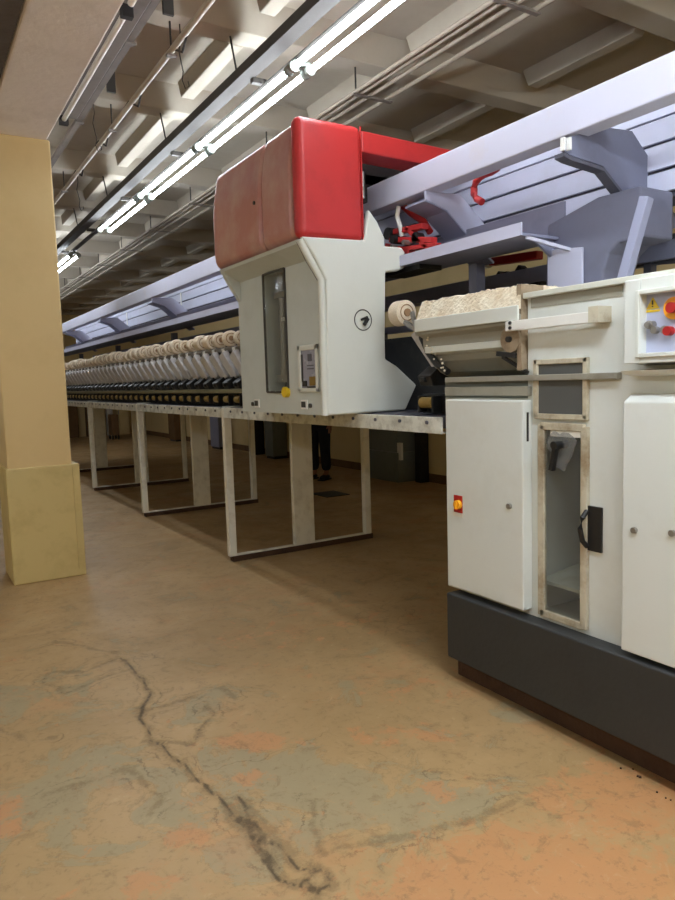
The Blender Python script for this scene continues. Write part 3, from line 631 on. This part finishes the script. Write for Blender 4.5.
# glazed door
gd = MB(); X0, X1 = BX-.02, BX
za, zb_ = on(590, 630, 0, BX).z, z_g1+.01
gd.box(X0, X1, wy1_-.02, wy1_+.012, za, zb_).box(X0, X1, wy0_-.018, wy0_+.012, za, zb_).box(X0, X1, wy0_, wy1_, zb_-.02, zb_+.01).box(X0, X1, wy0_, wy1_, za-.005, za+.025)
gd = gd.build('glazed_door', M['frame'], hs, bevel=.003)
MB().box(BX-.012, BX-.008, wy0_+.01, wy1_-.01, za+.02, zb_-.015).build('pane', M['pane'], gd)
c_ = on(563, 447, 0, BX-.03)
cr = MB().cyl((BX-.05, c_.y, c_.z+.01), 0, .016, .07, 12).bar((BX-.07, c_.y, c_.z+.01), (BX-.07, c_.y+.02, c_.z-.09), .016, .022).build('crank_handle', M['black'], gd)
pl = MB(); vs = []
for k in range(18):
    t_ = 2*PI*k/18; r_ = .062*(1+.18*math.sin(3*t_)+.1*math.sin(7*t_+1)); vs.append((c_.y+r_*math.cos(t_), c_.z-.005+r_*1.15*math.sin(t_)))
pl.prism(vs, 0, BX-.045, BX-.035).build('plastic_wrap', M['plastic'], cr)
MB().box(BX-.015, BX-.0125, Y(583, 433, BX), Y(553, 433, BX), on(570, 437, 0, BX).z, zb_-.018).build('paper_label', M['whitel'], gd)
# upper smoked window
uw = MB(); uy1, uy0 = Y(537, 390, BX), Y(590, 390, BX)
uw.box(X0, X1, uy1-.018, uy1+.004, z_w0-.01, z_w1+.01).box(X0, X1, uy0, uy0+.02, z_w0-.01, z_w1+.01).box(X0, X1, uy0, uy1, z_w1-.01, z_w1+.01).box(X0, X1, uy0, uy1, z_w0-.014, z_w0+.008)
uw = uw.build('inspection_window', M['frame'], hs, bevel=.003)
MB().box(BX-.01, BX-.006, uy0+.01, uy1-.01, z_w0, z_w1).build('pane', M['panedark'], uw)
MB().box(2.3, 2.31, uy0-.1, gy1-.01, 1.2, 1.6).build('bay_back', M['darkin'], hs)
# door one
DX = 2.145
dy1, dy0 = Y(446.5, 500, DX), Y(523, 500, DX); dz1 = on(485, 400, 0, DX).z; dz0 = zp+.028
d1 = MB().box(DX, BX, dy0, dy1, dz0, dz1).build('door', M['cab'], hs, bevel=.006)
a = on(458.5, 505, 0, DX)
MB().box(DX-.004, DX, a.y-.028, a.y+.028, a.z-.035, a.z+.045).build('switch_plate', M['redlab'], d1)
MB().cyl((DX-.012, a.y-.008, a.z+.004), 0, .021, .02, 16).box(DX-.03, DX-.01, a.y-.014, a.y-.002, a.z-.014, a.z+.022).build('rotary_switch', M['orange'], d1)
MB().box(DX-.002, DX, a.y-.028, a.y+.036, a.z-.056, a.z-.037).build('switch_label', M['whitel'], d1)
a = on(510, 506, 0, DX); MB().cyl((DX-.006, a.y, a.z), 0, .012, .014, 12).build('lock', M['metal'], d1)
MB().box(DX+.022, DX+.032, dy0-.003, dy0-.0005, dz1-.17, dz1-.05).build('vent_slot', M['black'], d1)
g = MB(); 
for zz in (.6, 1.2): g.cyl((DX+.02, dy1+.008, zz), 2, .008, .06, 10)
g.build('hinge', M['metal'], d1)
# right door
RX = 2.135
ry1 = Y(622, 520, RX); rz0, rz1 = on(622, 650, 0, RX).z, on(622, 402, 0, RX).z
d2 = MB().prism([(RX+.05, rz1+.03), (RX, rz1), (RX, rz0), (RX+.05, rz0)], 1, .5, ry1).build('door', M['cab'], hs, bevel=.005)
for q_ in ((635, 530), (673, 533)):
    a = on(*q_, 0, RX); MB().cyl((RX-.005, a.y, a.z), 0, .011, .014, 12).build('lock', M['metal'], d2)
g = MB(); g.box(BX-.02, BX, .5, ry1, rz0, rz1+.03); g.build('door_surround', M['cabd'], hs)
# black recessed pull
a, b = on(588, 505, 0, BX), on(603, 553, 0, BX)
hn = MB().box(BX-.012, BX, b.y, a.y, b.z, a.z).build('pull_handle', M['black'], hs, bevel=.003)
MB().tube([(BX-.012, a.y-.006, a.z-.02), (BX-.035, a.y-.002, a.z-.045), (BX-.045, a.y, (a.z+b.z)/2), (BX-.035, a.y-.002, b.z+.04), (BX-.012, a.y-.006, b.z+.015)], .010, 10).build('grip', M['black'], hn, smooth=True)
# control box
KX = 2.09
ky1 = Y(624, 320, KX); kz1, kz0 = on(624, 281, 0, KX).z, on(624, 364, 0, KX).z
wy = Y(640, 320, KX); wz1_, wz0_b = on(645, 294, 0, KX).z, on(645, 353, 0, KX).z
g = MB(); g.box(KX, BX, wy, ky1, kz0, kz1).box(KX, BX, .6, wy, wz1_, kz1).box(KX, BX, .6, wy, kz0, wz0_b).box(KX, BX, .6, .75, kz0, kz1)
kb = g.build('control_box', M['cab'], hs, bevel=.004)
MB().box(KX-.008, KX, wy, wy+.014, wz0_b-.014, wz1_+.014).box(KX-.008, KX, .75, wy, wz1_, wz1_+.014).box(KX-.008, KX, .75, wy, wz0_b-.014, wz0_b).build('window_frame', M['side'], kb, bevel=.002)
KP = KX+.035
MB().box(KP, KP+.01, .75, wy, wz0_b, wz1_).build('control_panel', M['panel'], kb)
def kon(px, py): return on(px, py, 0, KP)
a = kon(653, 304); MB().prism([(a.y-.024, a.z-.016), (a.y+.024, a.z-.016), (a.y, a.z+.022)], 0, KP-.002, KP).build('warning_triangle', M['yellowc'], kb)
MB().box(KP-.003, KP-.002, a.y-.0025, a.y+.0025, a.z-.003, a.z+.012).box(KP-.003, KP-.002, a.y-.0025, a.y+.0025, a.z-.010, a.z-.006).build('warning_mark', M['black'], kb)
MB().box(KP-.002, KP, a.y-.026, a.y+.024, a.z-.026, a.z-.019).build('warning_strip', M['yellowc'], kb)
a = kon(675, 308); MB().cyl((KP-.004, a.y, a.z), 0, .036, .008, 24).build('emergency_disc', M['orange'], kb)
MB().cyl((KP-.018, a.y-.004, a.z), 0, .017, .03, 18).build('emergency_button', M['redlab'], kb)
a = kon(653, 325); g = MB().cyl((KP-.012, a.y, a.z), 0, .014, .024, 16); g.cyl((KP-.028, a.y, a.z), 0, .010, .012, 14).build('selector_knob', M['metal'], kb, smooth=True)
a = kon(657, 330); MB().cyl((KP-.01, a.y, a.z), 0, .012, .02, 14).build('key_switch', M['metal'], kb)
a = kon(671, 331); MB().cyl((KP-.012, a.y, a.z), 0, .015, .024, 16).build('red_button', M['redlab'], kb)
a = kon(667, 331); MB().cyl((KP-.01, a.y, a.z+.004), 0, .013, .018, 16).build('button_ring', M['metal'], kb)
# ledges below the control box
for (pl_, X) in (((632, 360), 2.13), ((620, 371), 2.11)):
    a = on(*pl_, 0, X); MB().prism([(X, a.z), (BX, a.z+.004), (BX, a.z-.02), (X+.02, a.z-.014)], 1, .6, a.y).build('ledge', M['barp'] if X > 2.12 else M['side'], hs)
# support arm to the lint box
SX = 2.13
a, b = on(597, 316, 0, SX), on(505, 319, 0, SX)
ar = MB().box(SX, SX+.025, a.y, b.y, a.z-.021, a.z+.019).build('support_arm', M['white'], hs, bevel=.003)
MB().box(SX-.004, BX, a.y-.008, a.y+.035, a.z-.022, a.z+.036).build('arm_bracket', M['frame'], ar)
g = MB()
for dz in (-.009, .011): g.cyl((SX-.002, b.y-.03, a.z+dz), 0, .007, .008, 10)
g.build('bolt', M['black'], ar)
# timber on the floor
tm = on(457, 668, 2, 0)
tag(MB().box(2.2, 2.34, .2, 2.53, 0, .118).build('timber_beam', M['wood'], bevel=.006), 'dark brown timber lying on the floor under the charcoal plinth', 'timber')
tag(MB().box(3.2, 3.34, .2, 2.53, 0, .118).build('timber_beam', M['wood'], bevel=.006), 'rear timber under the headstock, in shadow', 'timber')
g = MB()
for k in range(7):
    px = random.uniform(600, 675); a = on(px, 756+(px-600)*.62+random.uniform(-8, 2), 2, 0); s_ = random.uniform(.002, .005)
    g.box(a.x-s_, a.x+s_, a.y-s_, a.y+s_, 0, s_, rz=random.random())
o = tag(g.build('wood_crumbs', M['wood']), 'brown wood crumbs on the floor along the timber', 'debris'); o['kind'] = 'stuff'
# ================================================================ LINT BOX
LX = 2.15
lb = thing('lint_box', 'grey end box of the machine with thick cream lint on its top', 'machine box', (2.35, 2.4, 1.45))
ya, yb = Y(414, 315, LX), Y(527, 318, LX)
yb = max(yb, gy1+.03)
zA = 1.692
MB().prism([(2.165, 1.70), (2.50, 1.74), (2.56, 1.45), (2.36, 1.45), (2.30, 1.475), (2.245, 1.53), (2.235, 1.57), (2.205, 1.585), (2.20, 1.645), (2.165, 1.66)], 1, yb, ya).build('housing', M['olive'] if 0 else M['inner'], lb, bevel=.004)
MB().box(LX, LX+.012, yb+.0, ya, 1.675, 1.735).build('front_lip', M['side'], lb, bevel=.003)
MB().prism([(2.232, 1.56), (2.20, 1.572), (2.197, 1.60), (2.23, 1.61)], 1, yb+.1, ya-.02).build('front_ridge', M['side'], lb)
# lint: rough mound
g = MB(); nx, nyy = 26, 60
def lz(i, j):
    u, v = i/nx, j/nyy
    return 1.735 + .085*min(1, u*9) + .005*math.sin(v*30+u*7)*math.sin(v*13) + rng.uniform(-.004, .004) - .02*max(0, u-.7)
vs = [[g.bm.verts.new((LX+.004+.30*i/nx + rng.uniform(-.004, .004), yb+(ya-yb-.01)*j/nyy, lz(i, j) if i else 1.735)) for j in range(nyy+1)] for i in range(nx+1)]
for i in range(nx):
    for j in range(nyy): g.bm.faces.new((vs[i][j], vs[i+1][j], vs[i+1][j+1], vs[i][j+1]))
for jj in (0, nyy):
    bt = [g.bm.verts.new((vs[i][jj].co.x, vs[i][jj].co.y, 1.72)) for i in range(nx+1)]
    for i in range(nx): g.bm.faces.new((vs[i][jj], vs[i+1][jj], bt[i+1], bt[i]))
lt = g.build('lint_layer', M['lint'], lb, smooth=True)
MB().cyl((2.185, 2.13, 1.60), 0, .055, .05, 20).box(2.17, 2.3, 2.075, 2.10, 1.47, 1.82).build('end_hub', M['hubd'], lb)
MB().cyl((2.155, 2.13, 1.60), 0, .012, .02, 12).bar((2.17, 2.21, 1.545), (2.17, 2.1, 1.53), .02, .02).bar((2.19, 2.2, 1.53), (2.19, 2.06, 1.46), .015, .012).build('hub_bolt', M['black'], lb)
# drooping dirty hose between the units and the box
t = thing('curved_hose', 'dark curved hose with lint at the left end of the lint box', 'hose', (2.2, 2.75, 1.45))
MB().tube([on(a, b, 0, 2.22) for a, b in ((424, 306), (421, 322), (422, 338), (428, 352), (437, 364), (448, 372))], .017, 10).build('hose', M['black'], t, smooth=True)
g = MB()
for k in range(22):
    u_ = k/21; q_ = on(421+26*u_**1.6+random.uniform(-4, 2), 314+58*u_+random.uniform(-2, 2), 0, 2.19); g.ball(q_, random.uniform(.003, .006), random.uniform(.004, .008), random.uniform(.003, .006), 8)
lo_ = g.build('lint_tuft', M['lint'], t); lo_['kind'] = 'stuff'
MB().bar(on(405, 322, 0, 2.22), on(417, 330, 0, 2.22), .02, .02).bar(on(412, 312, 0, 2.22), on(418, 335, 0, 2.22), .015, .02).build('end_lever', M['metal'], t)
# ================================================================ BEYOND THE MACHINE
t = thing('electrical_cabinet', 'grey electrical cabinet standing on a base against the far side wall', 'cabinet', (5.95, 8.2, 0))
MB().box(5.78, 6.15, 7.85, 8.75, 0, .42).build('base', M['greybox'], t, bevel=.006)
MB().box(5.82, 6.15, 7.9, 8.72, .42, 1.4).build('body', M['greybox'], t, bevel=.006)
MB().box(5.80, 5.84, 7.80, 7.88, .32, .56).build('label_plate', M['whitel'], t)
tag(MB().box(6.0, 6.15, 7.62, 7.74, 0, 1.4).build('wall_post', M['black'], bevel=.004), 'narrow black post against the wall beside the electrical cabinet', 'post')
tag(MB().box(4.38, 4.72, 7.45, 7.85, 0, .008).build('floor_plate', M['black']), 'small dark metal plate on the shaded floor behind the machine', 'plate')
for i, (y, w, h, mt, lab) in enumerate(((11.9, .35, 1.35, 'greybox', 'grey cupboard by the wall seen just left of the nearest front post'), (12.9, .12, 1.5, 'black', 'dark narrow post along the far side wall'),
        (14.6, .5, 1.5, 'steel', 'blue grey cupboard by the far side wall'), (16.2, .2, 1.5, 'whitel', 'white box standing far off by the side wall'), (17.6, .5, 1.6, 'brown', 'brown cupboard near the far corner'))):
    tb = thing('wall_cupboard', lab, 'cupboard', (6.0, y, 0))
    MB().box(5.85, 6.15, y, y+w, .05, h).build('body', M[mt], tb, bevel=.005)
    MB().box(5.88, 6.15, y+.01, y+w-.01, 0, .05).build('base', M['black'], tb)
    MB().cyl((5.842, y+.04, .9*h/1.5), 2, .01, .1, 8).build('handle', M['metal'], tb)
for i, (x, w, mt, lab) in enumerate(((4.55, .5, 'brown', 'brown board leaning at the far wall, nearest the pillar'), (5.15, .16, 'whitel', 'white upright board at the far wall'), (5.5, .3, 'wall', 'cream board at the far wall'), (3.9, .4, 'brown', 'dark brown board at the far wall beyond the legs'))):
    tag(MB().box(x, x+w, 21.7, 21.95, 0, 1.7).build('upright_board', M[mt], bevel=.01), lab, 'board')
t = thing('trolley', 'small brown trolley standing far off near the end wall', 'trolley', (4.9, 20, 0))
MB().box(4.8, 5.0, 19.8, 20.2, .12, .7).build('bin', M['brown'], t, bevel=.02)
g = MB()
for dx in (4.82, 4.98):
    for dy in (19.84, 20.16): g.cyl((dx, dy, .06), 0, .06, .03, 12)
g.build('wheel', M['black'], t); MB().tube([(4.8, 19.8, .7), (4.8, 19.7, 1.0), (5.0, 19.7, 1.0), (5.0, 19.8, .7)], .012, 8).build('push_handle', M['metal'], t)
# ---- person behind the machine (only a trouser leg and shoe show)
def skinned(name, verts, edges, rad, mat, parent, root=0, sub=2):
    me = bpy.data.meshes.new(name); me.from_pydata([Vector(v) for v in verts], edges, []); o = bpy.data.objects.new(name, me); COL.objects.link(o)
    me.materials.append(mat); o.parent = parent
    sk = o.modifiers.new('skin', 'SKIN'); sk.use_smooth_shade = True
    for i, r_ in enumerate(rad):
        v = me.skin_vertices[0].data[i]; v.radius = (r_, r_) if not isinstance(r_, tuple) else r_; v.use_root = (i == root)
    s_ = o.modifiers.new('sub', 'SUBSURF'); s_.levels = sub; s_.render_levels = sub
    return o
pr = bpy.data.objects.new('person', None); COL.objects.link(pr); pr.location = (5.16, 8.95, 0); pr.rotation_euler = (0, 0, math.radians(-62))
tag(pr, 'person in dark trousers and black shoes standing behind the machine, mostly hidden', 'person')
V = [(0, 0, .92), (0, 0, 1.08), (0, .01, 1.25), (0, 0, 1.38), (0, 0, 1.47), (0, -.01, 1.54), (0, -.015, 1.62), (0, -.01, 1.68)]
E_ = [(i, i+1) for i in range(7)]; Rr = [(.15, .11), (.135, .1), (.155, .11), (.12, .08), .052, .06, (.075, .09), (.06, .075)]
for s_ in (-1, 1):
    b = len(V); V += [(s_*.09, 0, .86), (s_*.1, -.01, .48), (s_*.105, .02, .1), (s_*.11, -.10, .045)]; E_ += [(0, b), (b, b+1), (b+1, b+2), (b+2, b+3)]; Rr += [.085, .055, .038, .035]
    b = len(V); V += [(s_*.18, 0, 1.37), (s_*.22, .02, 1.1), (s_*.23, -.04, .86), (s_*.23, -.06, .80)]; E_ += [(3, b), (b, b+1), (b+1, b+2), (b+2, b+3)]; Rr += [.05, .04, .027, (.035, .02)]
    for k in range(4):
        c = len(V); V += [(s_*.23, -.085+.02*k, .77), (s_*.228, -.09+.02*k, .715+.006*abs(k-1.5)), (s_*.222, -.092+.02*k, .69)]; E_ += [(b+3, c), (c, c+1), (c+1, c+2)]; Rr += [.010, .009, .008]
    c = len(V); V += [(s_*.215, -.105, .79), (s_*.21, -.12, .755)]; E_ += [(b+3, c), (c, c+1)]; Rr += [.011, .009]
skinned('body', V, E_, Rr, M['skin'], pr, 0)
V = [(0, 0, .97), (0, 0, .88)]; E_ = [(0, 1)]; Rr = [(.17, .13), (.17, .135)]
for s_ in (-1, 1): b = len(V); V += [(s_*.095, 0, .80), (s_*.1, -.008, .48), (s_*.105, .015, .12)]; E_ += [(1, b), (b, b+1), (b+1, b+2)]; Rr += [.11, .085, .075]
skinned('trousers', V, E_, Rr, M['trouser'], pr, 0)
V = [(0, 0, .93), (0, 0, 1.1), (0, .01, 1.27), (0, 0, 1.4)]; E_ = [(0, 1), (1, 2), (2, 3)]; Rr = [(.172, .13), (.15, .115), (.172, .125), (.12, .09)]
for s_ in (-1, 1): b = len(V); V += [(s_*.19, 0, 1.37), (s_*.22, .02, 1.14)]; E_ += [(3, b), (b, b+1)]; Rr += [.065, .056]
skinned('shirt', V, E_, Rr, M['shirt'], pr, 0)
for s_ in (-1, 1):
    g = MB(); g.ball((s_*.11, -.05, .04), .048, .135, .042, 16); g.box(s_*.11-.045, s_*.11+.045, -.18, .07, 0, .02); o = g.build('shoe', M['shoe'], None, smooth=True); o.parent = pr
g = MB(); g.ball((0, .012, 1.675), .084, .1, .085, 18); o = g.build('hair', M['hair'], None, smooth=True); o.parent = pr
g = MB(); g.ball((0, -.1, 1.615), .012, .02, .018, 10); g.ball((-.08, 0, 1.62), .01, .018, .03, 10); g.ball((.08, 0, 1.62), .01, .018, .03, 10); o = g.build('nose_and_ears', M['skin'], None, smooth=True); o.parent = pr
g = MB(); g.ball((-.03, -.088, 1.64), .011, .008, .008, 10); g.ball((.03, -.088, 1.64), .011, .008, .008, 10); o = g.build('eyes', M['white'], None); o.parent = pr
g = MB(); g.ball((0, -.09, 1.57), .024, .008, .007, 10); o = g.build('mouth', M['redlab'], None); o.parent = pr
# ================================================================ tidy, world, view
for o in bpy.data.objects:
    if '_o' in o: del o['_o']
w = bpy.data.worlds.new('world'); S.world = w; w.use_nodes = True
w.node_tree.nodes['Background'].inputs[0].default_value = (1, .9, .75, 1); w.node_tree.nodes['Background'].inputs[1].default_value = .2
S.view_settings.view_transform = 'Standard'; S.view_settings.look = 'None'; S.view_settings.exposure = .62; S.view_settings.gamma = 1
S.view_settings.use_curve_mapping = False
